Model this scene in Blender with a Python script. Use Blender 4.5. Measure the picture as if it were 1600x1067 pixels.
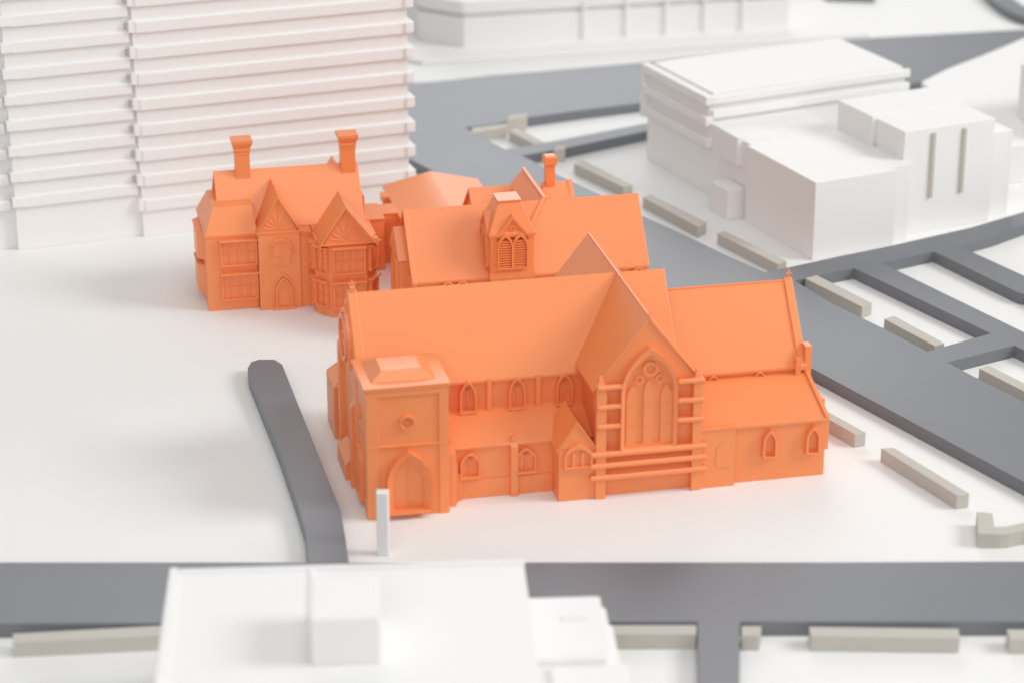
import bpy, bmesh, math
from math import radians, sin, cos, pi
from mathutils import Vector

# ------------------------------------------------------------------ scene, camera, light
sc = bpy.context.scene
for o in list(bpy.data.objects): bpy.data.objects.remove(o)
S = 0.01                      # one modelling unit = 1 cm of the architectural model
COL = sc.collection

sc.render.engine = 'CYCLES'
sc.render.resolution_x, sc.render.resolution_y = 1024, 682
sc.view_settings.view_transform = 'Standard'
sc.view_settings.look = 'None'
sc.view_settings.exposure = -0.16
sc.view_settings.gamma = 1.0
sc.cycles.max_bounces = 8
sc.cycles.diffuse_bounces = 6

TH, DIST = radians(22.0), 222.0
cam = bpy.data.cameras.new('camera')
cam.sensor_width = 36.0
cam.lens = 4000.0 / 1600.0 * 36.0
cam.clip_start, cam.clip_end = 0.02, 60.0
cam.dof.use_dof = True
cam.dof.focus_distance = 2.12
cam.dof.aperture_fstop = 5.4
camo = bpy.data.objects.new('camera', cam); COL.objects.link(camo)
camo.location = (0, -DIST*cos(TH)*S, DIST*sin(TH)*S)
camo.rotation_euler = (radians(90)-TH, 0, 0)
sc.camera = camo

w = bpy.data.worlds.new('World'); sc.world = w; w.use_nodes = True
bg = w.node_tree.nodes['Background']
bg.inputs[0].default_value = (1.0, 0.995, 0.985, 1); bg.inputs[1].default_value = 0.54

def softbox(name, loc, target, sx, sy, power, col=(1, 1, 1)):
    l = bpy.data.lights.new(name, 'AREA'); l.shape = 'RECTANGLE'; l.size = sx; l.size_y = sy
    l.energy = power; l.color = col
    o = bpy.data.objects.new(name, l); COL.objects.link(o); o.location = loc
    o.rotation_euler = (Vector(target)-Vector(loc)).to_track_quat('-Z', 'Y').to_euler()
    return o
softbox('front_softbox', (-0.7, -6.0, 3.0), (0.0, 0.1, 0), 3.2, 2.2, 112, (1, 0.995, 0.985))
softbox('overhead_softbox', (0.9, -1.7, 5.6), (0.0, 0, 0), 2.8, 2.8, 62, (1, 0.995, 0.985))
softbox('key_softbox', (5.0, -0.7, 3.5), (0.1, 0, 0), 2.2, 2.2, 225, (1, 0.985, 0.965))
softbox('back_softbox', (-0.3, 6.5, 3.5), (0.0, 0.2, 0), 3.4, 3.4, 140, (0.98, 0.99, 1))

# ------------------------------------------------------------------ materials
def mat(name, col, rough=0.5, spec=0.5, ior=1.45, bump=0.05, scale=900, var=0.03):
    m = bpy.data.materials.new(name); m.use_nodes = True
    nt = m.node_tree; n = nt.nodes; L = nt.links
    b = n['Principled BSDF']
    b.inputs['Roughness'].default_value = rough
    b.inputs['Specular IOR Level'].default_value = spec
    b.inputs['IOR'].default_value = ior
    tc = n.new('ShaderNodeTexCoord')
    big = n.new('ShaderNodeTexNoise'); big.inputs['Scale'].default_value = 14; big.inputs['Detail'].default_value = 3
    L.new(tc.outputs['Object'], big.inputs['Vector'])
    mp = n.new('ShaderNodeMapRange'); mp.inputs[3].default_value = 1-var; mp.inputs[4].default_value = 1+var
    L.new(big.outputs['Fac'], mp.inputs[0])
    mx = n.new('ShaderNodeVectorMath'); mx.operation = 'SCALE'
    mx.inputs[0].default_value = col; L.new(mp.outputs[0], mx.inputs['Scale'])
    L.new(mx.outputs[0], b.inputs['Base Color'])
    fine = n.new('ShaderNodeTexNoise'); fine.inputs['Scale'].default_value = scale; fine.inputs['Detail'].default_value = 2
    L.new(tc.outputs['Object'], fine.inputs['Vector'])
    bp = n.new('ShaderNodeBump'); bp.inputs['Strength'].default_value = bump; bp.inputs['Distance'].default_value = 0.0004
    L.new(fine.outputs['Fac'], bp.inputs['Height']); L.new(bp.outputs[0], b.inputs['Normal'])
    return m
M = {
 'orange': mat('orange_resin', (0.862, 0.272, 0.094), 0.36, 0.62, ior=1.5),
 'white':  mat('white_card', (0.80, 0.797, 0.790), 0.6, 0.25, var=0.012),
 'ground': mat('white_baseboard', (0.80, 0.80, 0.788), 0.6, 0.25, var=0.012),
 'road':   mat('grey_road_board', (0.158, 0.167, 0.186), 0.45, 0.5, ior=1.55, var=0.05),
 'hedge':  mat('warm_grey_strip', (0.50, 0.475, 0.43), 0.6, 0.4),
}

# ------------------------------------------------------------------ mesh helpers (units u, scaled by S at build)
class MB:
    def __init__(s, T=None): s.vs = []; s.fs = []; s.T = T
    def add(s, pts, faces):
        b = len(s.vs)
        for p in pts: s.vs.append(s.T(p) if s.T else tuple(p))
        for f in faces: s.fs.append([i+b for i in f])
        return s
    def box(s, x0, x1, y0, y1, z0, z1):
        return s.frustum((x0, x1, y0, y1), z0, (x0, x1, y0, y1), z1)
    def frustum(s, a, z0, b, z1):
        p = [(a[0], a[2], z0), (a[1], a[2], z0), (a[1], a[3], z0), (a[0], a[3], z0),
             (b[0], b[2], z1), (b[1], b[2], z1), (b[1], b[3], z1), (b[0], b[3], z1)]
        return s.add(p, [(3, 2, 1, 0), (4, 5, 6, 7), (0, 1, 5, 4), (1, 2, 6, 5), (2, 3, 7, 6), (3, 0, 4, 7)])
    def prism(s, pts, plane, a0, a1):
        f = {'xy': lambda p, a: (p[0], p[1], a), 'xz': lambda p, a: (p[0], a, p[1]), 'yz': lambda p, a: (a, p[0], p[1])}[plane]
        n = len(pts)
        v = [f(p, a0) for p in pts] + [f(p, a1) for p in pts]
        fs = [tuple(range(n-1, -1, -1)), tuple(range(n, 2*n))] + [(i, (i+1) % n, n+(i+1) % n, n+i) for i in range(n)]
        return s.add(v, fs)
    def ring(s, outer, inner, y0, y1, closed=True, inner_y1=None):
        """band between two equally long outlines (x,z), from depth y0 to y1 (y is outward)"""
        n = len(outer); yi = y1 if inner_y1 is None else inner_y1
        v = [(p[0], y0, p[1]) for p in outer] + [(p[0], y1, p[1]) for p in outer] + \
            [(p[0], y0, p[1]) for p in inner] + [(p[0], yi, p[1]) for p in inner]
        fs = []
        for i in range(n if closed else n-1):
            j = (i+1) % n
            fs += [(i, j, n+j, n+i), (n+i, n+j, 3*n+j, 3*n+i), (3*n+i, 3*n+j, 2*n+j, 2*n+i), (2*n+i, 2*n+j, j, i)]
        if not closed: fs += [(0, n, 3*n, 2*n), (n-1, 3*n-1, 4*n-1, 2*n-1)]
        return s.add(v, fs)
    def bar(s, p, q, r, n=8, taper=0.0):
        """octagonal bar with chamfered ends"""
        p, q = Vector(p), Vector(q); d = (q-p); Ln = d.length; d.normalize()
        a = d.orthogonal().normalized(); b = d.cross(a)
        st = [(0, r*0.55), (taper or r*0.5, r), (Ln-(taper or r*0.5), r), (Ln, r*0.55)]
        v = []
        for t, rr in st:
            for i in range(n):
                an = 2*pi*(i+.5)/n; v.append(tuple(p+d*t+a*rr*cos(an)+b*rr*sin(an)))
        fs = [tuple(range(n-1, -1, -1)), tuple(range(3*n, 4*n))]
        for k in range(3):
            fs += [(k*n+i, k*n+(i+1) % n, (k+1)*n+(i+1) % n, (k+1)*n+i) for i in range(n)]
        return s.add(v, fs)
    def build(s, name, m, parent=None, bevel=0.035, label=None, kind=None):
        me = bpy.data.meshes.new(name)
        me.from_pydata([(x*S, y*S, z*S) for x, y, z in s.vs], [], s.fs)
        bm = bmesh.new(); bm.from_mesh(me); bmesh.ops.recalc_face_normals(bm, faces=bm.faces); bm.to_mesh(me); bm.free()
        me.materials.append(M[m] if isinstance(m, str) else m)
        o = bpy.data.objects.new(name, me); COL.objects.link(o)
        if parent: o.parent = parent
        if bevel:
            bv = o.modifiers.new('bevel', 'BEVEL'); bv.width = bevel*S; bv.segments = 2
            bv.limit_method = 'ANGLE'; bv.angle_limit = radians(25); bv.use_clamp_overlap = True
        if label: o['label'] = label
        if kind: o['kind'] = kind
        return o

def thing(name, label, cat, loc, psi=0.0, group=None):
    o = bpy.data.objects.new(name, None); COL.objects.link(o)
    o.location = (loc[0]*S, loc[1]*S, (loc[2] if len(loc) > 2 else 0)*S); o.rotation_euler = (0, 0, radians(psi))
    o.empty_display_size = 0.01
    o['label'] = label; o['category'] = cat
    if group: o['group'] = group
    return o
def tag(o, label, cat, group=None):
    o['label'] = label; o['category'] = cat
    if group: o['group'] = group
    return o

def wall(ou, ov, dx=1.0, dy=0.0, oh=0.0):
    """local wall frame: x along the wall, y outward, z up"""
    l = math.hypot(dx, dy); dx, dy = dx/l, dy/l; nx, ny = dy, -dx
    return lambda p: (ou+dx*p[0]+nx*p[1], ov+dy*p[0]+ny*p[1], oh+p[2])
FRONT = lambda v, u=0.0: wall(u, v)                 # faces the viewer
LEFT = lambda u, v=0.0: wall(u, v, 0, -1)           # faces left; x runs towards the viewer (x = -v)

def arch(cx, w, z0, zs, za, n=4, rnd=False):
    pts = [(cx-w/2, z0), (cx-w/2, zs)]
    for i in range(1, n):
        t = i/n
        if rnd: x, z = -w/2*cos(t*pi/2), zs+(za-zs)*sin(t*pi/2)
        else:
            x = -w/2*((1-t)**2 + 2*t*(1-t)*0.90); z = zs+(za-zs)*(2*t*(1-t)*0.62+t*t)
        pts.append((cx+x, z))
    left = pts
    return left + [(cx, za)] + [(2*cx-x, z) for x, z in reversed(left)]
def rect(x0, x1, z0, z1): return [(x0, z0), (x0, z1), (x1, z1), (x1, z0)]
def circ(cx, cz, r, n=20, a0=0): return [(cx+r*cos(a0+2*pi*i/n), cz+r*sin(a0+2*pi*i/n)) for i in range(n)]

def arch_window(par, T, cx, w, z0, zs, za, fr=0.17, dep=0.4, mull=1, m='orange', rnd=False, n=4, sill=True, pane_y=0.05, tracery=True):
    ow = arch(cx, w, z0, zs, za, n, rnd); iw = arch(cx, w-2*fr, z0+fr*0.8, zs, za-1.35*fr, n, rnd)
    pane = MB(T).prism(iw, 'xz', -0.05, pane_y).build('window', m, par, bevel=0)
    MB(T).ring(ow, iw, -0.03, dep).build('frame', m, pane, 0.03)
    for k in range(mull):
        x = cx-w/2+fr+(w-2*fr)*(k+1)/(mull+1)
        MB(T).box(x-.045, x+.045, 0, dep*.55, z0+fr*.8, zs+(za-zs)*(.45 if mull == 1 else .3)).build('mullion', m, pane, 0.015)
    if tracery and mull == 1:
        hw = (w-2*fr)/4
        for k in (-1, 1):
            c = cx+k*hw
            MB(T).ring(arch(c, 2*hw, zs-.25*(za-zs), zs, zs+.5*(za-zs), 3), arch(c, 2*hw-.14, zs-.25*(za-zs), zs-.02, zs+.5*(za-zs)-.11, 3), 0, dep*.5, closed=False).build('tracery', m, pane, 0)
    if sill: MB(T).box(cx-w/2-.04, cx+w/2+.04, 0, dep+.06, z0-.08, z0+.1).build('sill', m, pane, 0.02)
    return pane

def rect_window(par, T, x0, x1, z0, z1, nx=3, nz=1, dep=0.24, fr=0.14, hood=True, m='orange'):
    pane = MB(T).box(x0+fr*.5, x1-fr*.5, -.05, .05, z0+fr*.5, z1-fr*.5).build('window', m, par, bevel=0)
    MB(T).ring(rect(x0, x1, z0, z1), rect(x0+fr, x1-fr, z0+fr, z1-fr), -.03, dep).build('frame', m, pane, 0.025)
    for k in range(nx):
        x = x0+fr+(x1-x0-2*fr)*(k+1)/(nx+1)
        MB(T).box(x-.05, x+.05, .03, dep*.62, z0+fr, z1-fr).build('mullion', m, pane, 0.015)
    for k in range(nz):
        z = z0+fr+(z1-z0-2*fr)*(k+1)/(nz+1)
        MB(T).box(x0+fr, x1-fr, .03, dep*.5, z-.045, z+.045).build('transom', m, pane, 0.015)
    if hood: MB(T).box(x0-.1, x1+.1, -.02, dep+.22, z1-.02, z1+.14).build('hood', m, pane, 0.03)
    return pane

def finial(par, u, v, h, s=1.0, m='orange'):
    b = MB(); b.box(u-.09*s, u+.09*s, v-.09*s, v+.09*s, h-.3, h+.75*s); b.box(u-.3*s, u+.3*s, v-.07*s, v+.07*s, h+.32*s, h+.5*s)
    return b.build('finial', m, par, 0.02)

def chimney(par, u0, u1, v0, v1, h0, h1, m='orange'):
    c = MB().box(u0, u1, v0, v1, h0, h1-.4).build('chimney', m, par, 0.03)
    b = MB(); e = .1
    b.box(u0-.05, u1+.05, v0-.05, v1+.05, h1-1.35, h1-1.2)
    b.box(u0-e, u1+e, v0-e, v1+e, h1-1.05, h1-.72)
    b.frustum((u0-e, u1+e, v0-e, v1+e), h1-.7, (u0-.28, u1+.28, v0-.28, v1+.28), h1-.3)
    b.box(u0-.28, u1+.28, v0-.28, v1+.28, h1-.3, h1)
    b.build('chimney_cap', m, c, 0.025)
    return c

# ------------------------------------------------------------------ setting: base board and raised roads
g = MB().box(-420, 420, -210, 620, -4, 0).build('ground', 'ground', None, 0, kind='structure')

def flat(name, outline, holes=(), z0=-0.2, z1=1.1, bevel=0.05):
    cu = bpy.data.curves.new(name, 'CURVE'); cu.dimensions = '2D'; cu.fill_mode = 'BOTH'
    cu.extrude = (z1-z0)/2*S; cu.bevel_depth = bevel*S; cu.bevel_resolution = 1; cu.offset = -bevel*S
    for pl in [outline]+list(holes):
        sp = cu.splines.new('POLY'); sp.points.add(len(pl)-1); sp.use_cyclic_u = True
        for i, p in enumerate(pl): sp.points[i].co = (p[0]*S, p[1]*S, 0, 1)
    cu.bevel_depth = 0; cu.offset = 0
    t = bpy.data.objects.new(name+'_outline', cu); COL.objects.link(t)
    dg = bpy.context.evaluated_depsgraph_get(); me = bpy.data.meshes.new_from_object(t.evaluated_get(dg))
    bpy.data.objects.remove(t); bpy.data.curves.remove(cu)
    bm = bmesh.new(); bm.from_mesh(me); bmesh.ops.remove_doubles(bm, verts=bm.verts, dist=1e-5)
    bmesh.ops.dissolve_limit(bm, angle_limit=radians(1), verts=bm.verts, edges=bm.edges)
    bmesh.ops.recalc_face_normals(bm, faces=bm.faces); bm.to_mesh(me); bm.free()
    me.name = name; me.materials.clear(); me.materials.append(M['road'])
    o = bpy.data.objects.new(name, me); COL.objects.link(o); o.location.z = (z0+z1)/2*S
    bv = o.modifiers.new('bevel', 'BEVEL'); bv.width = bevel*S; bv.segments = 2; bv.limit_method = 'ANGLE'; bv.angle_limit = radians(50)
    o['kind'] = 'structure'
    return o
NET_OUT = [(-19.58, 62.71), (-14.23, 53.24), (-10.42, 47.33), (-8.61, 44.56), (0.0, 31.12), (8.89, 16.83), (17.41, 3.35), (25.17, -8.92), (28.18, -13.85), (30.31, -17.33), (34.77, -24.67), (38.58, -30.92), (45.56, -42.43), (79.26, 102.97), (62.71, 99.18), (51.37, 96.8), (40.21, 94.6), (27.41, 89.44), (15.37, 84.43), (2.96, 80.51), (-2.73, 78.91), (-7.4, 76.94), (-9.43, 76.29), (-11.32, 76.03), (-20.39, 75.12)]
HOLE_C = [(-5.07, 58.76), (-0.69, 60.58), (1.71, 62.47), (7.76, 65.23), (14.23, 67.92), (25.34, 73.32), (24.81, 66.82), (13.86, 59.88), (4.41, 53.92), (1.35, 52.13), (-0.77, 51.13)]
HOLE_D = [(1.03, 48.92), (5.72, 51.46), (13.72, 56.96), (24.57, 63.91), (35.84, 70.29), (47.34, 76.68), (50.55, 81.72), (56.09, 88.03), (62.0, 95.33), (70.33, 98.14), (59.06, 37.98), (50.09, 31.12), (46.61, 28.4), (44.11, 26.43), (40.85, 24.45), (35.98, 21.47), (31.06, 18.73), (25.48, 15.46), (23.21, 14.11), (20.12, 18.55), (15.92, 25.18), (12.71, 29.89), (8.87, 36.28), (4.7, 42.47), (2.38, 46.73)]
HOLE_A = [(25.66, 12.03), (28.34, 13.61), (31.47, 15.29), (36.5, 7.02), (41.28, -0.88), (35.22, -4.9), (32.17, 0.31), (28.43, 6.31)]
HOLE_E = [(34.18, 16.69), (36.78, 18.2), (39.51, 19.77), (42.33, 14.62), (44.77, 10.23), (45.33, 9.18), (45.76, 8.7), (46.4, 8.78), (52.32, 11.79), (50.81, -0.73), (47.87, -6.96), (44.21, -0.58), (38.99, 8.37)]
HOLE_F = [(42.2, 21.47), (45.85, 24.05), (49.38, 27.28), (58.47, 35.2), (52.68, 5.37), (46.78, 13.28), (43.01, 19.77)]
HOLE_B = [(36.52, -7.32), (39.5, -5.54), (42.83, -3.58), (48.25, -12.73), (46.8, -24.19), (41.42, -15.64), (38.58, -10.98)]
FRONT_ROAD = [(-49.67, -44.19), (-36.12, -44.19), (0.0, -44.19), (22.58, -44.19), (36.15, -44.04), (49.73, -43.94), (47.43, -52.97), (34.48, -53.03), (15.37, -53.01), (14.62, -61.36), (14.03, -67.96), (11.58, -67.96), (11.96, -61.36), (12.48, -53.01), (-8.62, -53.15), (-34.44, -53.28), (-47.34, -53.33)]
DRIVE = [(-22.07, -8.5), (-21.92, -7.24), (-21.32, -6.68), (-19.98, -6.68), (-19.24, -7.76), (-17.63, -14.59), (-16.44, -20.06), (-14.95, -26.1), (-13.5, -32.07), (-12.62, -35.79), (-12.06, -39.72), (-11.52, -44.17), (-14.41, -44.17), (-14.97, -39.35), (-15.85, -35.05), (-18.02, -25.39), (-20.0, -17.46), (-21.8, -10.29)]
TOPR = [(61.27, 114.36), (61.78, 110.8), (62.38, 108.26), (63.19, 106.06), (64.49, 104.51), (66.82, 104.2), (67.8, 109.21), (64.8, 110.48), (64.18, 113.71), (64.2, 117.0), (60.8, 120.35)]
TOPM = [(28.96, 118.0), (41.28, 117.16), (46.62, 116.33), (47.37, 122.05), (29.43, 123.76)]
TOPL = [(-19.48, 111.12), (-12.11, 109.21), (-12.15, 110.48), (-19.55, 112.41)]
H1 = [(23.78, -16.93), (26.93, -22.23), (27.83, -21.86), (24.68, -16.67)]
H2 = [(28.61, -24.85), (33.14, -33.41), (34.12, -33.03), (29.63, -24.72)]
F1 = [(-33.07, -55.97), (-21.34, -54.81), (-21.51, -53.38), (-33.33, -54.76)]
F2 = [(5.55, -54.85), (12.29, -54.85), (12.38, -53.56), (5.59, -53.56)]
F3 = [(15.29, -55.03), (16.5, -55.03), (16.75, -53.69), (15.4, -53.69)]
F4 = [(19.9, -55.12), (29.79, -55.39), (29.92, -54.05), (19.92, -53.78)]
F5 = [(33.05, -55.47), (38.26, -55.56), (38.41, -54.23), (33.12, -54.14)]
D1 = [(6.38, 46.1), (11.25, 38.44), (12.18, 39.04), (7.3, 47.39)]
D2 = [(12.99, 35.36), (17.9, 26.47), (18.8, 27.86), (13.78, 36.24)]
D3 = [(19.61, 24.64), (24.54, 16.18), (25.48, 16.95), (20.34, 25.37)]
A1 = [(26.69, 12.48), (30.97, 5.3), (31.97, 6.23), (27.84, 13.31)]
A2 = [(32.53, 2.37), (35.98, -3.79), (36.94, -3.21), (33.51, 3.16)]
B1 = [(38.94, -8.76), (43.36, -16.28), (44.31, -15.63), (39.86, -8.06)]
C1 = [(-4.32, 56.71), (-0.69, 58.55), (-0.35, 60.18), (-4.34, 58.55)]
C2 = [(-0.34, 57.39), (2.43, 52.53), (3.52, 53.09), (0.55, 58.55)]
C3 = [(-0.55, 60.18), (1.46, 61.01), (1.68, 62.31), (-0.21, 61.6)]
C4 = [(4.35, 49.99), (5.5, 50.21), (5.66, 51.53), (4.71, 51.31)]
L = [(34.14, -36.11), (35.26, -36.36), (35.02, -38.61), (35.86, -38.56), (37.28, -37.92), (39.87, -36.59), (39.31, -39.45), (37.05, -39.19), (35.86, -39.76), (35.17, -39.87), (33.62, -39.71)]
flat('road_network', NET_OUT, [HOLE_A, HOLE_B, HOLE_C, HOLE_D, HOLE_E, HOLE_F])
flat('front_road', FRONT_ROAD)
flat('driveway', DRIVE, z1=1.096)
flat('far_curved_road', TOPR)
flat('far_straight_road', TOPM)
flat('far_narrow_road', TOPL)

HG = 'warm grey hedge strips beside the roads'
def hedge(name, pts, label, h=1.15):
    o = MB().prism(pts, 'xy', 0, h).build(name, 'hedge', None, 0.05)
    return tag(o, label, 'hedge', HG)
hedge('hedge_strip', H1, 'grey hedge strip half hidden behind the right end of the orange church')
hedge('hedge_strip', H2, 'long grey hedge strip standing alone on the white ground right of the orange church')
hedge('hedge_strip', F1, 'long grey hedge strip along the front road left of the blurred white building')
hedge('hedge_strip', F2, 'grey hedge strip between the blurred front building and the small side street')
hedge('hedge_strip', F3, 'very short grey hedge block just right of the small side street')
hedge('hedge_strip', F4, 'long grey hedge strip along the front road at lower right')
hedge('hedge_strip', F5, 'grey hedge strip cut off by the right edge at the front road')
hedge('hedge_strip', D1, 'farthest grey hedge strip along the diagonal road, right of the orange chimney')
hedge('hedge_strip', D2, 'middle of three grey hedge strips before the white stepped building')
hedge('hedge_strip', D3, 'nearest of three grey hedge strips before the white stepped building corner')
hedge('hedge_strip', A1, 'grey hedge strip in the road island beside the church roof cross')
hedge('hedge_strip', A2, 'grey hedge strip in the road island running into the narrow cross street')
hedge('hedge_strip', B1, 'grey hedge strip in the small road island at the right edge')
hedge('hedge_strip', C1, 'low grey hedge strip along the back of the far triangular road island')
hedge('hedge_strip', C2, 'grey hedge strip crossing the far triangular road island')
hedge('hedge_strip', C3, 'small pale block where two hedges meet in the far road island', 1.6)
hedge('hedge_strip', C4, 'tiny grey block beside the narrow far street behind the orange chimney', 1.4)
hedge('hedge_corner', L, 'bent grey corner hedge at the right edge above the front road')

tag(MB().prism([(-9.68, -41.1), (-8.86, -41.1), (-8.78, -40.95), (-8.78, -40.35), (-9.68, -40.35)], 'xy', 0, 5.0).build('square_post', 'white', None, 0.09),
    'slim white square post standing before the orange church tower', 'post')

# ------------------------------------------------------------------ the church
def slab_roof(par, name, eave0, ridge, eave1, a0, a1, plane='yz', th=0.22, m='orange'):
    """two roof leaves with thickness; profile points (x, z)"""
    (x0, z0), (xr, zr), (x1, z1) = eave0, ridge, eave1
    return MB().prism([(x0, z0), (xr, zr), (x1, z1), (x1, z1-th), (xr, zr-th*1.5), (x0, z0-th)], plane, a0, a1).build(name, m, par, 0.035)

CH = thing('church', 'orange church with corner tower, tall nave and cross gable in the foreground', 'church', (-10.65, -35.25), 12.3)
# nave
MB().box(.8, 25.1, 5.5, 14.3, 0, 8.45).build('nave_wall', 'orange', CH)
slab_roof(CH, 'nave_roof', (5.22, 8.2), (9.9, 14.25), (14.58, 8.2), .9, 25.1)
MB().prism([(5.5, 0), (5.5, 8.5), (9.9, 14.1), (14.3, 8.5), (14.3, 0)], 'yz', .25, .95).build('west_gable', 'orange', CH)
for s in (-1, 1):
    MB().prism([(9.9, 14.05), (9.9, 14.5), (9.9+s*4.75, 8.35), (9.9+s*4.75, 7.9)], 'yz', .34, 1.02).build('gable_coping', 'orange', CH)
MB().box(.55, .9, 9.7, 10.1, 14.2, 14.7).build('finial_base', 'orange', CH, 0.02); finial(CH, .72, 9.9, 14.6, .8)
# rose window in the west gable
TW = LEFT(.25)
rose = MB(TW).prism(circ(-9.9, 10.7, 1.55), 'xz', -.05, .06).build('rose_window', 'orange', CH, 0)
MB(TW).ring(circ(-9.9, 10.7, 1.85), circ(-9.9, 10.7, 1.5), -.03, .42).build('frame', 'orange', rose, 0.03)
MB(TW).ring(circ(-9.9, 10.7, .55, 14), circ(-9.9, 10.7, .36, 14), 0, .3).build('hub', 'orange', rose, 0.02)
for k in range(8):
    a = 2*pi*k/8
    MB(TW).bar((-9.9+.5*cos(a), .18, 10.7+.5*sin(a)), (-9.9+1.52*cos(a), .18, 10.7+1.52*sin(a)), .09, 6).build('spoke', 'orange', rose, 0)
    a += pi/8
    MB(TW).ring(circ(-9.9+1.12*cos(a), 10.7+1.12*sin(a), .33, 10), circ(-9.9+1.12*cos(a), 10.7+1.12*sin(a), .23, 10), 0, .24).build('foil', 'orange', rose, 0)
MB(TW).ring(arch(-9.9, 4.6, 8.9, 10.6, 13.2, 5), arch(-9.9, 4.1, 8.9, 10.6, 12.8, 5), -.02, .3, closed=False).build('hood_mould', 'orange', CH, 0.03)
MB(TW).box(-10.1, -9.7, -.1, .1, 12.95, 13.55).build('gable_niche', 'orange', CH, 0.02)
# west porch, buttress and north-west corner
MB().prism([(-.55, 0), (-.55, 1.35), (.5, 2.2), (.5, 0)], 'xz', 7.2, 11.3).build('west_porch', 'orange', CH)
MB().box(-.15, .6, 12.0, 12.8, 0, 9.2).frustum((-.15, .6, 12.0, 12.8), 9.2, (.25, .6, 12.2, 12.7), 10.1).build('buttress', 'orange', CH)
MB().box(-.3, .6, 5.65, 6.3, 0, 6.6).frustum((-.3, .6, 5.65, 6.3), 6.6, (.3, .6, 5.75, 6.2), 7.5).build('buttress', 'orange', CH)
MB().box(-.18, 4.5, 15.0, 18.9, 0, 4.4).frustum((-.18, 4.5, 14.9, 18.95), 4.4, (1.2, 4.0, 16.2, 17.6), 6.0).build('north_west_wing', 'orange', CH)
MB().box(4.5, 17.6, 14.3, 17.6, 0, 4.3).prism([(14.3, 5.75), (17.8, 4.2), (14.3, 4.2)], 'yz', 4.4, 17.6).build('north_aisle', 'orange', CH)
# clerestory
TC = FRONT(5.5)
for cx in (8.62, 12.42, 16.1):
    arch_window(CH, TC, cx, 1.32, 5.72, 7.1, 8.3, fr=.16, dep=.55, pane_y=.1, tracery=True)
for u in (10.28, 14.08):
    MB().box(u-.19, u+.19, 5.12, 5.55, 5.4, 8.3).build('pilaster', 'orange', CH)
MB().box(6.2, 17.6, 5.3, 5.55, 8.05, 8.28).build('eaves_moulding', 'orange', CH)
# south aisle
MB().box(6.0, 17.6, 2.2, 5.6, 0, 4.25).build('aisle_wall', 'orange', CH)
MB().box(6.0, 14.5, 2.08, 2.4, 0, 1.5).build('plinth', 'orange', CH)
MB().prism([(1.95, 4.12), (1.95, 4.3), (5.52, 5.85), (5.52, 4.12)], 'yz', 5.9, 17.6).build('aisle_roof', 'orange', CH)
TA = FRONT(2.2)
arch_window(CH, TA, 8.12, 1.55, 1.78, 3.0, 3.86, fr=.16, dep=.42, n=4)
arch_window(CH, TA, 12.4, 1.6, 1.82, 3.0, 3.88, fr=.16, dep=.42, n=4)
for u0, u1, v0, hb in ((11.2, 11.78, 1.72, 4.05), (6.15, 6.88, .95, 4.3)):
    bt = MB().box(u0, u1, v0, 2.3, 0, hb).prism([(v0, hb), (2.3, hb), (2.3, hb+.5)], 'yz', u0, u1).build('buttress', 'orange', CH)
    MB().box((u0+u1)/2-.18, (u0+u1)/2+.18, 2.0, 2.4, hb, hb+.75).build('pinnacle', 'orange', bt, 0.03)
MB().box(6.8, 7.1, 1.5, 2.3, 0, 3.2).build('buttress_step', 'orange', CH)
MB().box(7.1, 7.5, 1.85, 2.3, 0, 2.2).build('buttress_step', 'orange', CH)
# transept
MB().box(17.6, 25.1, .5, 18.9, 0, 9.3).build('transept_wall', 'orange', CH)
MB().prism([(17.6, 9.1), (21.32, 14.05), (25.1, 9.1)], 'xz', .32, .75).build('transept_gable', 'orange', CH)
MB().prism([(17.6, 9.1), (21.32, 14.05), (25.1, 9.1)], 'xz', 18.5, 18.95).build('transept_gable', 'orange', CH)
slab_roof(CH, 'transept_roof', (17.05, 8.78), (21.32, 14.27), (25.35, 9.1), .15, 19.1, 'xz')
MB().bar((21.32, .05, 14.27), (21.32, 19.0, 14.27), .09, 6).build('ridge_tile', 'orange', CH, 0)
finial(CH, 21.32, .12, 14.3, .55)
TT = FRONT(.32)
MB().prism([(19.15, 3.5), (19.15, 9.3), (23.52, 9.3), (23.52, 3.5)], 'xz', .32, .6).build('window_bay', 'orange', CH, 0.03)
bw = arch(21.33, 4.35, 3.75, 8.7, 12.0, 6); iw = arch(21.33, 3.75, 4.0, 8.7, 11.4, 6); iw2 = arch(21.33, 3.6, 4.1, 8.7, 11.2, 6)
win = MB(TT).prism(iw, 'xz', -.1, .03).build('great_window', 'orange', CH, 0)
MB(TT).ring(bw, iw, -.05, .62, inner_y1=.48).build('frame', 'orange', win, 0.04)
MB(TT).ring(arch(21.33, 3.82, 3.95, 8.7, 11.46, 6), arch(21.33, 3.5, 4.15, 8.7, 11.05, 6), -.02, .22).build('inner_frame', 'orange', win, 0.03)
for cx, wd, za in ((20.02, .78, 8.9), (21.33, .74, 9.3), (22.72, .86, 8.9)):
    MB(TT).prism(arch(cx, wd, 4.1, za-1.0, za, 4), 'xz', .0, .2).build('lancet', 'orange', win, 0.03)
    for z in (5.7, 7.4): MB(TT).box(cx-wd/2-.02, cx+wd/2+.02, .15, .24, z-.05, z+.05).build('transom', 'orange', win, 0.015)
MB(TT).ring(circ(21.45, 10.15, .62, 18), circ(21.45, 10.15, .36, 18), 0, .26).build('roundel', 'orange', win, 0.03)
for cx in (20.6, 22.2):
    MB(TT).ring(circ(cx, 9.35, .36, 12), circ(cx, 9.35, .2, 12), 0, .22).build('foil', 'orange', win, 0.02)
MB(TT).box(19.05, 23.6, -.02, .5, 3.48, 3.88).build('sill', 'orange', win, 0.04)
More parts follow.
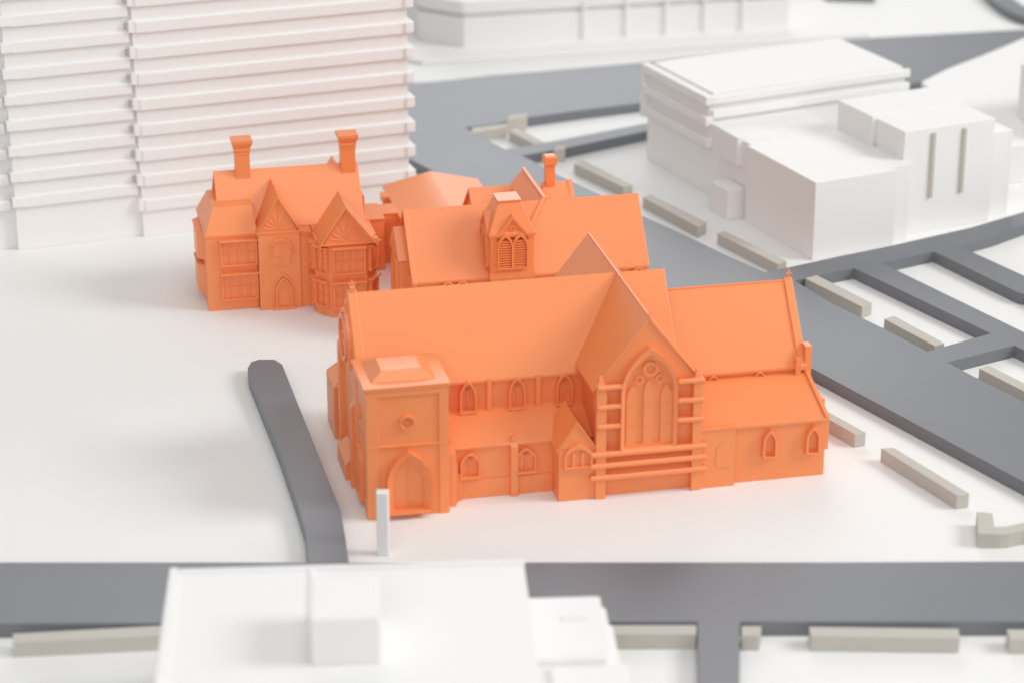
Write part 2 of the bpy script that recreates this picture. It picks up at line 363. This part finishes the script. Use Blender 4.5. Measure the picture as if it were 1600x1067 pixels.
for x in (19.25, 23.42): MB(TT).box(x-.12, x+.12, -.04, .4, 3.8, 9.0).build('jamb_shaft', 'orange', CH, 0.03)
for u0, u1 in ((17.28, 18.08), (24.75, 25.5)):
    bt = MB().box(u0, u1, -.15, .7, 0, 9.2).build('corner_buttress', 'orange', CH)
    MB().frustum((u0+.1, u1-.1, -.05, .6), 9.2, (u0+.3, u1-.3, .15, .4), 9.85).build('cap', 'orange', bt, 0.03)
for h in (9.05, 7.48, 5.9):
    MB().bar((17.28, -.12, h), (19.38, -.05, h), .23).build('string_bar', 'orange', CH, 0)
    MB().bar((23.5, -.05, h-.02), (25.62, -.12, h-.02), .23).build('string_bar', 'orange', CH, 0)
for h in (3.66, 2.74, 1.76):
    MB().bar((16.82, -.12, h), (25.92, -.12, h), .25).build('string_bar', 'orange', CH, 0)
# little porch between aisle and transept
MB().box(14.5, 17.3, .1, 2.6, 0, 4.3).build('porch_wall', 'orange', CH)
MB().prism([(14.5, 4.2), (15.88, 6.25), (17.3, 4.2)], 'xz', .1, 2.6).build('porch_gable', 'orange', CH, 0.03)
slab_roof(CH, 'porch_roof', (14.28, 4.15), (15.88, 6.48), (17.45, 4.15), -.05, 4.2, 'xz', th=.16)
TP = FRONT(.1)
pw = MB(TP).prism(arch(15.95, 1.9, 2.85, 3.7, 4.4, 4), 'xz', -.05, .03).build('window', 'orange', CH, 0)
MB(TP).ring(arch(15.95, 2.2, 2.7, 3.75, 4.72, 4), arch(15.95, 1.8, 2.85, 3.7, 4.3, 4), -.03, .3).build('frame', 'orange', pw, 0.03)
for x in (15.6, 16.3): MB(TP).box(x-.12, x+.12, 0, .2, 2.8, 4.05).build('mullion', 'orange', pw, 0.02)
# chancel
MB().box(25.0, 35.1, 5.8, 14.0, 0, 7.2).build('chancel_wall', 'orange', CH)
slab_roof(CH, 'chancel_roof', (5.55, 6.98), (9.9, 12.48), (14.25, 6.98), 25.05, 35.05)
MB().prism([(5.8, 0), (5.8, 7.3), (9.9, 12.4), (14.0, 7.3), (14.0, 0)], 'yz', 34.95, 35.4).build('east_gable', 'orange', CH)
for s in (-1, 1):
    MB().prism([(9.9, 12.35), (9.9, 12.72), (9.9+s*4.5, 7.05), (9.9+s*4.5, 6.7)], 'yz', 34.85, 35.5).build('gable_coping', 'orange', CH)
finial(CH, 35.2, 9.9, 12.75, .75)
MB().bar((25.1, 9.9, 12.47), (35.0, 9.9, 12.47), .09, 6).build('ridge_tile', 'orange', CH, 0)
MB().box(35.35, 35.9, 5.5, 6.5, 0, 8.6).build('buttress', 'orange', CH)
MB().box(34.55, 35.0, 5.3, 5.75, 6.3, 7.75).build('kneeler', 'orange', CH)
for cx in (28.0, 31.75): arch_window(CH, FRONT(5.8), cx, 1.0, 5.0, 6.2, 6.88, fr=.14, dep=.3, mull=0, sill=False)
# chancel aisle
MB().box(25.4, 35.5, .5, 5.9, 0, 4.7).build('chapel_wall', 'orange', CH)
MB().prism([(.28, 4.55), (.28, 4.78), (5.82, 6.5), (5.82, 4.55)], 'yz', 25.4, 35.45).build('chapel_roof', 'orange', CH)
MB().prism([(.3, 4.6), (.3, 4.95), (5.82, 6.68), (5.82, 4.6)], 'yz', 35.4, 35.72).build('chapel_coping', 'orange', CH)
MB().prism([(.5, 2.1), (.5, 4.7), (3.6, 5.9), (3.6, 2.1)], 'yz', 35.42, 35.78).build('quoin', 'orange', CH)
MB().box(35.4, 36.1, 2.6, 3.6, 0, 5.4).build('buttress', 'orange', CH)
TK = FRONT(.5)
for cx in (30.98, 34.42):
    arch_window(CH, TK, cx, 1.15, 1.98, 3.3, 4.3, fr=.2, dep=.55, mull=0, tracery=False, sill=False, pane_y=.03)
MB().box(25.5, 28.2, .05, 1.6, 0, 4.75).build('vestry_wall', 'orange', CH)
MB().box(25.4, 28.3, -.03, 1.7, 4.75, 4.9).build('vestry_roof', 'orange', CH)
MB(FRONT(.05)).prism(arch(27.3, 1.2, 1.6, 3.0, 3.7, 4), 'xz', -.02, .05).build('blind_arch', 'orange', CH, 0.02)
# tower
tw = MB().box(.1, 6.05, .14, 5.5, 0, 10.1)
tw.build('tower_wall', 'orange', CH)
for u0, u1, v0, v1 in ((0, .95, 0, .95), (5.42, 6.15, 0, .95), (0, .95, 4.65, 5.6), (5.42, 6.15, 4.65, 5.6)):
    MB().box(u0, u1, v0, v1, 0, 10.05).build('pilaster', 'orange', CH, 0.05)
MB().box(-.03, 6.18, -.03, 5.63, 5.72, 5.84).build('string_course', 'orange', CH, 0.02)
MB().box(-.02, 6.17, -.02, 5.62, 9.75, 10.1).build('cornice', 'orange', CH, 0.03)
tr = MB().frustum((-.02, 6.2, -.02, 5.65), 10.1, (-.14, 6.32, -.14, 5.77), 10.42).box(-.14, 6.32, -.14, 5.77, 10.42, 10.56).build('tower_roof', 'orange', CH, 0.04)
MB().frustum((.55, 5.4, .85, 5.2), 10.56, (1.48, 4.42, 1.62, 4.1), 11.2).build('roof_cap', 'orange', tr, 0.03)
TF = FRONT(.14)
dr = MB(TF).prism(arch(3.08, 2.3, .7, 2.9, 4.5, 3), 'xz', -.05, .03).build('door', 'orange', CH, 0)
MB(TF).ring(arch(3.08, 3.3, .62, 3.25, 5.45, 3), arch(3.08, 2.14, .7, 2.9, 4.4, 3), -.03, .72, inner_y1=.14).build('frame', 'orange', dr, 0.04)
MB(TF).box(3.06, 3.1, 0, .07, .8, 4.2).build('door_joint', 'orange', dr, 0)
MB(TF).box(1.5, 4.66, -.02, .74, .42, .68).build('threshold', 'orange', dr, 0.03)
rs = MB(TF).prism(circ(3.06, 7.62, .42, 16), 'xz', -.03, .03).build('round_window', 'orange', CH, 0)
MB(TF).ring(circ(3.06, 7.62, .58, 18), circ(3.06, 7.62, .42, 18), -.02, .26).build('frame', 'orange', rs, 0.03)
for k in range(4):
    a = pi/4+k*pi/2
    MB(TF).ring(circ(3.06+.24*cos(a), 7.62+.24*sin(a), .2, 10), circ(3.06+.24*cos(a), 7.62+.24*sin(a), .12, 10), 0, .18).build('foil', 'orange', rs, 0)
TL = LEFT(.1)
dl = MB(TL).prism(arch(-3.3, 1.5, .5, 2.9, 4.3, 3), 'xz', -.05, .03).build('door', 'orange', CH, 0)
MB(TL).ring(arch(-3.3, 2.2, .4, 3.2, 4.9, 3), arch(-3.3, 1.44, .55, 2.9, 4.2, 3), -.03, .3, inner_y1=.1).build('frame', 'orange', dl, 0.03)
rl = MB(TL).prism(circ(-3.3, 7.4, .4, 14), 'xz', -.03, .03).build('round_window', 'orange', CH, 0)
MB(TL).ring(circ(-3.3, 7.4, .55, 16), circ(-3.3, 7.4, .38, 16), -.02, .2).build('frame', 'orange', rl, 0.02)

# ------------------------------------------------------------------ the gabled house
HO = thing('gabled_house', 'orange house with two tall chimneys and front gables at left', 'house', (-27.05, 7.09), 12.3)
MB().box(1.45, 14.4, 1.2, 9.0, 0, 7.1).build('main_wall', 'orange', HO)
slab_roof(HO, 'main_roof', (1.0, 6.75), (5.0, 11.45), (9.1, 6.75), 1.4, 14.45)
MB().prism([(1.3, 6.9), (5.0, 11.2), (8.9, 6.9)], 'yz', 1.55, 14.3).build('main_gable', 'orange', HO)
# left wing with mansard roof
MB().box(0, 4.5, 0, 7.6, 0, 7.05).build('wing_wall', 'orange', HO)
MB().frustum((-.1, 4.6, -.1, 7.7), 7.05, (.85, 4.35, 1.35, 6.4), 9.25).build('wing_roof', 'orange', HO)
MB().box(-.06, 4.56, -.06, 7.66, 6.85, 7.06).build('eaves_moulding', 'orange', HO, 0.02)
TH0 = FRONT(0)
rect_window(HO, TH0, 1.22, 4.5, 4.2, 6.55, 3, 1, .36)
rect_window(HO, TH0, 1.22, 4.5, .98, 3.42, 3, 1, .36)
for z0, z1 in ((4.1, 6.7), (.9, 3.5)):
    bay = MB().prism([(0.05, 2.2), (-.55, 2.75), (-.55, 5.6), (0.05, 6.15)], 'xy', z0, z1).build('side_bay', 'orange', HO)
    MB().prism([(0.05, 2.05), (-.65, 2.7), (-.65, 5.65), (0.05, 6.3)], 'xy', z1, z1+.14).build('hood', 'orange', bay, 0.02)
# centre bay
MB().box(4.55, 8.25, -.8, 3, 0, 7.3).build('centre_bay_wall', 'orange', HO)
MB().prism([(4.6, 7.2), (6.45, 10.4), (8.2, 7.2)], 'xz', -.75, 3.6).build('centre_gable', 'orange', HO, 0.02)
slab_roof(HO, 'centre_roof', (4.36, 7.1), (6.42, 10.66), (8.45, 7.1), -.98, 4.6, 'xz', th=.17)
MB().box(4.45, 8.35, -.9, -.6, 7.2, 7.38).build('pediment_moulding', 'orange', HO, 0.02)
def sunburst(par, v, cx, z0, hw, hh, n=9):
    for k in range(n):
        a = pi*(k+.5)/n
        if k == n//2: a = pi/2
        c, s = cos(a), sin(a)
        t = 1/(abs(c)/hw+s/hh)*0.86
        MB(FRONT(v)).bar((cx+.2*c, .02, z0+.12+.2*s), (cx+t*c, .02, z0+.12+t*s*.97), .06, 6).build('timber', 'orange', par, 0)
sunburst(HO, -.75, 6.43, 7.36, 1.75, 2.95)
TCB = FRONT(-.8)
aw = MB(TCB).prism(arch(6.58, 1.75, 4.1, 5.75, 6.5, 5, True), 'xz', -.05, .05).build('window', 'orange', HO, 0)
MB(TCB).ring(arch(6.58, 2.1, 5.2, 5.75, 6.72, 5, True), arch(6.58, 1.8, 5.2, 5.75, 6.5, 5, True), -.02, .22, closed=False).build('hood', 'orange', aw, 0.03)
for x in (6.12, 7.04): MB(TCB).box(x-.28, x+.28, 0, .14, 4.2, 4.95).build('panel', 'orange', aw, 0.02)
MB(TCB).box(6.53, 6.63, 0, .12, 5.05, 6.5).build('mullion', 'orange', aw, 0.02)
hd = MB(TCB).prism(arch(6.65, 1.2, .3, 1.55, 2.6, 3), 'xz', -.05, .03).build('door', 'orange', HO, 0)
for k, (wd, za, dp) in enumerate(((2.0, 3.5, .16), (1.62, 3.1, .28), (1.3, 2.72, .2))):
    MB(TCB).ring(arch(6.65, wd, .2, 1.75, za, 3), arch(6.65, wd-.3, .2, 1.7, za-.3, 3), -.02, dp, closed=False).build('frame', 'orange', hd, 0.02)
MB(TCB).box(5.65, 7.65, -.02, .3, 0, .26).build('step', 'orange', hd, 0.02)
# recess between the bays
MB().box(8.2, 9.5, -.55, 3, 0, 7.0).build('recess_wall', 'orange', HO)
MB().box(8.3, 9.3, -.85, .2, 7.05, 7.3).build('recess_roof', 'orange', HO, 0.03)
# right bay with canted corners
poly = [(9.35, 1.5), (9.35, -2.15), (10.52, -3.85), (13.72, -3.85), (14.85, -2.15), (14.85, 1.5)]
MB().prism(poly, 'xy', 0, 7.0).build('right_bay_wall', 'orange', HO)
MB().prism([(9.9, 6.95), (12.0, 10.15), (14.4, 6.95)], 'xz', -4.0, -.05).build('right_gable', 'orange', HO, 0.02)
slab_roof(HO, 'right_roof', (9.5, 6.88), (11.9, 10.48), (14.75, 6.7), -4.4, .1, 'xz', th=.2)
MB().box(9.75, 14.5, -4.1, -3.7, 6.8, 7.02).build('pediment_moulding', 'orange', HO, 0.02)
MB().box(14.3, 14.75, -4.3, -3.7, 6.85, 7.35).build('kneeler', 'orange', HO, 0.04)
sunburst(HO, -4.0, 12.0, 7.05, 2.05, 2.9)
TB = FRONT(-3.85)
rect_window(HO, TB, 10.66, 13.6, 4.05, 6.5, 3, 1, .36, .16)
rect_window(HO, TB, 10.66, 13.6, .9, 3.3, 3, 1, .36, .16)
TB1 = wall(9.35, -2.15, 1.17, -1.70); l1 = math.hypot(1.17, 1.70)
TB2 = wall(13.72, -3.85, 1.13, 1.70)
for T_ in (TB1, TB2):
    rect_window(HO, T_, .28, l1-.25, 4.05, 6.45, 1, 1, .34, .12)
    rect_window(HO, T_, .28, l1-.25, .9, 3.25, 1, 1, .34, .12)
TB3 = LEFT(9.35)
for z0, z1 in ((4.05, 6.5), (.7, 3.3)): rect_window(HO, TB3, .75, 2.0, z0, z1, 1, 1, .26, .12)
chimney(HO, 3.36, 4.66, 4.4, 5.6, 9.5, 14.35)
chimney(HO, 12.88, 14.18, 4.3, 5.6, 9.5, 14.25)
MB().box(14.3, 14.9, 4.2, 8.2, 0, 8.4).build('end_chimney_breast', 'orange', HO)
MB().prism([(11.7, 8.6), (12.9, 10.4), (14.1, 8.6)], 'xz', 6.4, 10.5).build('rear_gable', 'orange', HO)

# ------------------------------------------------------------------ belfry hall behind the church
HA = thing('belfry_hall', 'long orange hall with belfry tower behind the church', 'hall', (-8.47, -0.18), 12.3)
MB().box(.2, 20.9, .25, 8.25, 0, 5.6).build('hall_wall', 'orange', HA)
slab_roof(HA, 'hall_roof', (0.0, 5.42), (4.25, 10.7), (8.5, 5.42), .15, 21.0, th=.2)
MB().prism([(.3, 5.4), (4.25, 10.55), (8.2, 5.4)], 'yz', .2, 20.85).build('gable_end', 'orange', HA)
for s in (-1, 1):
    MB().prism([(4.25, 10.5), (4.25, 10.8), (4.25+s*4.35, 5.42), (4.25+s*4.35, 5.1)], 'yz', -.12, .3).build('gable_coping', 'orange', HA)
for u0, u1 in ((.3, 6.6), (10.6, 20.8)): MB().box(u0, u1, .05, .3, 5.2, 5.4).build('eaves_moulding', 'orange', HA, 0.02)
TE = FRONT(.25)
for cx in (3.0, 4.3, 13.5, 16.7, 20.0): arch_window(HA, TE, cx, 1.5, 2.6, 4.6, 5.42, fr=.16, dep=.4, mull=1)
TG = LEFT(.2)
gp = MB().box(-.75, .3, 2.4, 6.4, 0, 6.9).build('west_porch', 'orange', HA)
MB().prism([(2.0, 6.75), (4.4, 9.15), (6.85, 6.75)], 'yz', -.95, .3).build('porch_roof', 'orange', gp, 0.03)
MB(LEFT(-.75)).ring(arch(-4.4, 2.6, 2.5, 5.2, 7.4, 4), arch(-4.4, 2.0, 2.7, 5.2, 6.8, 4), -.02, .25).build('frame', 'orange', gp, 0.02)
arch_window(HA, TG, -7.3, 1.5, 2.6, 4.8, 6.3, fr=.18, dep=.35)
arch_window(HA, TG, -1.4, 1.2, 2.6, 4.4, 5.6, fr=.18, dep=.35)
# belfry
MB().box(6.68, 10.5, -.5, 3.4, 0, 9.35).build('belfry_wall', 'orange', HA)
MB().box(6.55, 10.62, -.62, 3.5, 9.2, 9.42).build('belfry_cornice', 'orange', HA, 0.03)
MB().box(6.6, 10.58, -.58, 3.45, 5.4, 6.0).build('belfry_band', 'orange', HA, 0.03)
br = MB().frustum((6.5, 10.68, -.66, 3.55), 9.42, (7.6, 9.52, .5, 2.5), 12.05).build('belfry_roof', 'orange', HA)
MB().box(7.5, 9.6, .4, 2.6, 12.03, 12.2).build('roof_top', 'orange', br, 0.02)
def louvre_face(T_, cx):
    gb = MB(T_).prism([(cx-1.25, 9.42), (cx, 10.95), (cx+1.25, 9.42)], 'xz', -1.0, .02).build('dormer_gable', 'orange', HA, 0.02)
    MB(T_).prism([(cx-1.5, 9.3), (cx, 11.12), (cx+1.5, 9.3), (cx+1.2, 9.3), (cx, 10.78), (cx-1.2, 9.3)], 'xz', -1.4, .22).build('dormer_roof', 'orange', gb, 0.03)
    MB(T_).ring(circ(cx, 9.95, .26, 14), circ(cx, 9.95, .14, 14), -.02, .14).build('roundel', 'orange', gb, 0.02)
    for k in (-1, 1):
        c = cx+k*.66
        lw = MB(T_).prism(arch(c, 1.1, 6.45, 8.4, 9.3, 4), 'xz', -.05, .02).build('louvre_window', 'orange', HA, 0)
        MB(T_).ring(arch(c, 1.36, 6.32, 8.4, 9.62, 4), arch(c, 1.08, 6.45, 8.4, 9.25, 4), -.03, .3).build('frame', 'orange', lw, 0.02)
        for i in range(11):
            z = 6.6+i*.225; t = max(0, (z-8.35)/.95); hw = .5*(1-t**1.6)
            MB(T_).prism([(0.02, z), (0.24, z-.1), (0.24, z-.05), (0.02, z+.06)], 'yz', c-hw, c+hw).build('slat', 'orange', lw, 0)
    MB(T_).prism([(cx-1.55, 8.9), (cx-.66, 9.85), (cx, 9.1), (cx+.66, 9.85), (cx+1.55, 8.9), (cx+1.55, 9.25), (cx+.75, 9.3), (cx, 8.75), (cx-.75, 9.3), (cx-1.55, 9.25)], 'xz', -.02, .04).build('arch_panel', 'orange', HA, 0)
louvre_face(FRONT(-.5), 8.6)
louvre_face(LEFT(6.68), -1.45)
# cross wing to the rear, with the raised valley fin on the front slope
slab_roof(HA, 'cross_roof', (8.6, 6.3), (12.55, 10.75), (16.5, 6.3), 4.2, 13.0, 'xz')
MB().box(8.9, 16.2, 6, 12.8, 0, 6.6).prism([(9.0, 6.4), (12.55, 10.5), (16.1, 6.4)], 'xz', 8, 12.8).build('cross_wing', 'orange', HA)
MB().bar((12.55, 4.1, 10.76), (12.55, 13.0, 10.76), .2, 6).build('ridge_coping', 'orange', HA, 0)
MB().add([(12.3, 4.2, 10.2), (12.3, 4.2, 10.95), (12.62, 4.2, 10.95), (12.62, 4.2, 10.2), (10.75, 2.6, 8.0), (10.75, 2.6, 9.0), (11.1, 2.6, 9.0), (11.1, 2.6, 8.0)],
         [(0, 1, 2, 3), (7, 6, 5, 4), (0, 4, 5, 1), (1, 5, 6, 2), (2, 6, 7, 3), (3, 7, 4, 0)]).build('valley_fin', 'orange', HA, 0.02)
MB().box(7.6, 12, 9.0, 16.4, 0, 6.2).prism([(9.0, 6.0), (12.5, 9.3), (16.2, 6.0)], 'yz', 7.6, 12).build('rear_wing', 'orange', HA)
slab_roof(HA, 'rear_roof', (8.7, 5.9), (12.5, 9.45), (16.4, 5.9), 7.35, 12.4)
arch_window(HA, LEFT(7.6), -11.8, 1.2, 6.4, 7.4, 8.3, fr=.16, dep=.35)
MB().box(14.6, 17.0, 10.5, 17, 0, 6).build('kitchen_wing', 'orange', HA)
slab_roof(HA, 'kitchen_roof', (10.2, 5.6), (13.85, 9.0), (17.5, 5.6), 14.5, 17.2)
MB().prism([(10.1, 5.4), (13.85, 9.15), (17.6, 5.4)], 'yz', 16.85, 17.3).build('kitchen_gable', 'orange', HA)
MB().box(17.3, 17.9, 11.4, 13.4, 0, 7.3).build('kitchen_lean_to', 'orange', HA)
kc = MB().box(14.78, 15.62, 13.4, 14.3, 7.5, 10.9).build('chimney', 'orange', HA, 0.03)
MB().box(14.62, 15.78, 13.25, 14.45, 10.75, 11.45).frustum((14.62, 15.78, 13.25, 14.45), 11.45, (14.75, 15.65, 13.4, 14.3), 11.58).build('chimney_cap', 'orange', kc, 0.03)

# ------------------------------------------------------------------ annex
AN = thing('annex', 'pale orange annex with low pitched roof between house and hall', 'building', (-8.47, -0.18), 12.3)
MB().box(2.3, 11.2, 13.2, 27.8, 0, 5.0).build('annex_wall', 'orange', AN)
slab_roof(AN, 'annex_roof', (2.05, 4.95), (6.7, 6.05), (11.4, 4.95), 13.0, 28.1, 'xz', th=.2)
MB().box(11.2, 12.3, 21, 26.5, 0, 4.4).build('annex_side', 'orange', AN)
MB().box(-1.6, .55, 18.15, 22.5, 0, 5.0).build('link_wall', 'orange', AN)
MB().box(.55, 2.35, 19.9, 22.5, 0, 4.85).build('link_wall', 'orange', AN)
MB().box(-1.7, .62, 18.05, 22.6, 5.0, 5.12).build('link_roof', 'orange', AN, 0.02)
MB().box(.62, 2.35, 19.8, 22.6, 4.85, 4.97).build('link_roof', 'orange', AN, 0.02)
MB().box(1.5, 2.3, 24.6, 26.2, 4.2, 4.95).build('vent_box', 'orange', AN)

# ------------------------------------------------------------------ white high-rise at left
HR = thing('apartment_tower', 'tall white apartment tower with stacked balcony bands at upper left', 'tower', (-36.07, 26.58), 20.5)
HT = 34.0
MB().box(.6, 27.6, .0, 22, 0, HT).build('right_core', 'white', HR, 0.05)
MB().box(-11.4, .6, .45, 20, 0, HT).build('left_core', 'white', HR, 0.05)
MB().box(-40, -11.3, 1.2, 18, 0, HT).build('outer_core', 'white', HR, 0.05)
for k in range(12):
    h = 2.58+2.512*k
    b = MB().box(.85, 27.75, -.3, 1, h, h+1.2).build('balcony_band', 'white', HR, 0.13)
    MB().box(.25, 1.6, -.2, 1, h+.1, h+1.28).build('band_end', 'white', b, 0.05)
    MB().prism([(27.3, -.5), (28.0, -.5), (28.25, -.2), (28.25, 12), (27.3, 12)], 'xy', h+.15, h+1.15).build('band_return', 'white', b, 0.05)
    h2 = 4.25+2.5*k
    c = MB().box(-10.6, .35, .1, 1.4, h2, h2+1.15).build('balcony_band', 'white', HR, 0.13)
    MB().box(-11.7, -10.5, -.08, 1.4, h2+.15, h2+1.1).build('band_end', 'white', c, 0.08)
    MB().box(-40, -11.75, .5, 2, h2-.25, h2+.75).build('outer_band', 'white', c, 0.13)
    MB().box(-.1, .35, .2, .6, h2+1.35, h2+1.85).build('vent', 'hedge', c, 0.04)

# ------------------------------------------------------------------ white stepped building at right
RB = thing('stepped_building', 'white stepped office building with ledges and flat roofs at right', 'building', (28.22, 20.16), 25.5)
MB().box(0, 8.95, 0, 12.6, 0, 7.72).build('front_block', 'white', RB, 0.06)
MB().box(.75, 11.5, 12.6, 21.6, 0, 7.55).build('link_block', 'white', RB, 0.06)
MB().box(8.95, 11.3, 1.2, 12.6, 0, 7.66).build('front_block', 'white', RB, 0.06)
MB().box(.1, 4, 14.6, 17.8, 5.0, 7.9).build('parapet_block', 'white', RB, 0.08)
MB().box(.8, 24.0, 21.5, 34.3, 0, 10.15).build('tall_block', 'white', RB, 0.06)
MB().box(1.4, 23.8, 21.75, 34.1, 10.15, 10.4).build('roof_deck', 'white', RB, 0.03)
for h in (9.35, 7.2, 5.05):
    n = 1.0 if h > 6 else .8
    MB().box(.15, n, 21.0 if h > 6 else 20.6, 34.7, h, h+.95).build('ledge', 'white', RB, 0.11)
for h in (9.35, 7.9): MB().box(1.0, 24.4, 21.05, 21.6, h, h+.85).build('ledge', 'white', RB, 0.11)
MB().box(.2, 1.2, 34.1, 34.9, 4.6, 10.2).build('corner_pier', 'white', RB, 0.08)
MB().box(11.2, 21.6, 2.3, 7.0, 0, 10.48).build('stair_block', 'white', RB, 0.06)
MB().box(11.5, 21.6, 7.0, 7.6, 0, 10.3).build('stair_joint', 'white', RB, 0.03)
MB().box(11.0, 21.4, 7.6, 13.8, 0, 10.55).build('rear_stair_block', 'white', RB, 0.06)
MB().box(21.4, 24.6, 3.4, 12, 0, 8.6).build('side_block', 'white', RB, 0.06)
for x in (14.45, 18.0):  # wall slots drawn as proud grey strips, their darkness put into the colour
    MB().box(x-.2, x+.2, 2.05, 2.4, 3.5, 10.0).build('slot_strip', 'hedge', RB, 0.04)
MB().box(-1.45, .6, 13.5, 16.8, 0, 3.02).build('entrance_box', 'white', RB, 0.08)

tag(MB().prism([(53.2, 53.1), (57.5, 44.1), (66.5, 48.4), (62.2, 57.4)], 'xy', 0, 9.8).build('corner_block', 'white', None, 0.06), 'plain white block cut off by the upper right edge', 'building')

tag(MB().prism([(45.14, 66.44), (48.76, 71.55), (54.11, 77.65), (59.81, 84.69), (76.42, 105.59), (63.17, 46.04), (48.39, 42.37)], 'xy', 0, 4).build('low_block', 'white', None, 0.08), 'low white block with slanting edge behind the stepped building', 'building')

# ------------------------------------------------------------------ white building at the very back
FB = thing('far_terrace', 'long blurred white building with thin pilasters at top centre', 'building', (-5.78, 92.83), 13.0)
MB().prism([(0, 0), (-4.6, 4.6), (-4.6, 16), (41, 16), (41, 0)], 'xy', 0, 4.2).build('lower_wall', 'white', FB, 0.1)
MB().prism([(.4, .4), (-3.9, 4.7), (-3.9, 15.6), (40.5, 15.6), (40.5, .4)], 'xy', 4.2, 4.7).build('string_course', 'white', FB, 0.1)
MB().prism([(-.1, -.1), (-4.75, 4.55), (-4.75, 16), (41.2, 16), (41.2, -.1)], 'xy', 4.7, 6.2).build('parapet', 'white', FB, 0.1)
for u in (14.85, 20.2, 25.2, 30.1, 35.0): MB().box(u-.2, u+.2, -.35, .3, .9, 5.6).build('pilaster', 'white', FB, 0.04)
MB().prism([(-6, -4.5), (-8.5, -2), (-8.5, 18), (50, 18), (50, -4.5)], 'xy', 0, .5).build('podium', 'white', FB, 0.15)

# ------------------------------------------------------------------ blurred white building in front
FG = thing('flat_roofed_building', 'blurred white flat roofed building at the bottom edge', 'building', (-21.98, -58.64), 3.5)
MB().box(0, 22.8, -22, 0, 0, 7.6).build('main_wall', 'white', FG, 0.06)
MB().box(.5, 22.75, -22, -.3, 7.6, 7.75).build('roof_deck', 'white', FG, 0.02)
MB().box(-.05, .5, -22, .05, 7.6, 8.05).build('parapet', 'white', FG, 0.1)
MB().box(.5, 22.85, -.35, .05, 7.6, 7.95).build('parapet', 'white', FG, 0.1)
MB().box(9.2, 13.35, -12.9, -7.3, 7.74, 10.9).build('plant_room', 'white', FG, 0.12)
MB().box(8.9, 9.3, -7.3, -.35, 7.74, 7.86).build('roof_kerb', 'white', FG, 0.05)
MB().box(22.8, 27.6, -22, -1.7, 0, 6.05).build('lower_wall', 'white', FG, 0.15)
MB().box(27.5, 28.1, -22, -5.0, 0, 5.7).build('side_step', 'white', FG, 0.15)
MB().box(24.9, 26.6, -4.9, -4.4, 6.0, 6.22).build('roof_kerb', 'white', FG, 0.06)
MB().box(27.5, 27.85, -8, -3.0, 0, 5.9).build('side_step', 'white', FG, 0.15)
MB().box(22.8, 27.2, -10.8, -10.2, 6.0, 6.5).build('roof_kerb', 'white', FG, 0.1)
MB().box(23.6, 28.3, -22, -11.4, 0, 6.45).build('lower_wall', 'white', FG, 0.15)
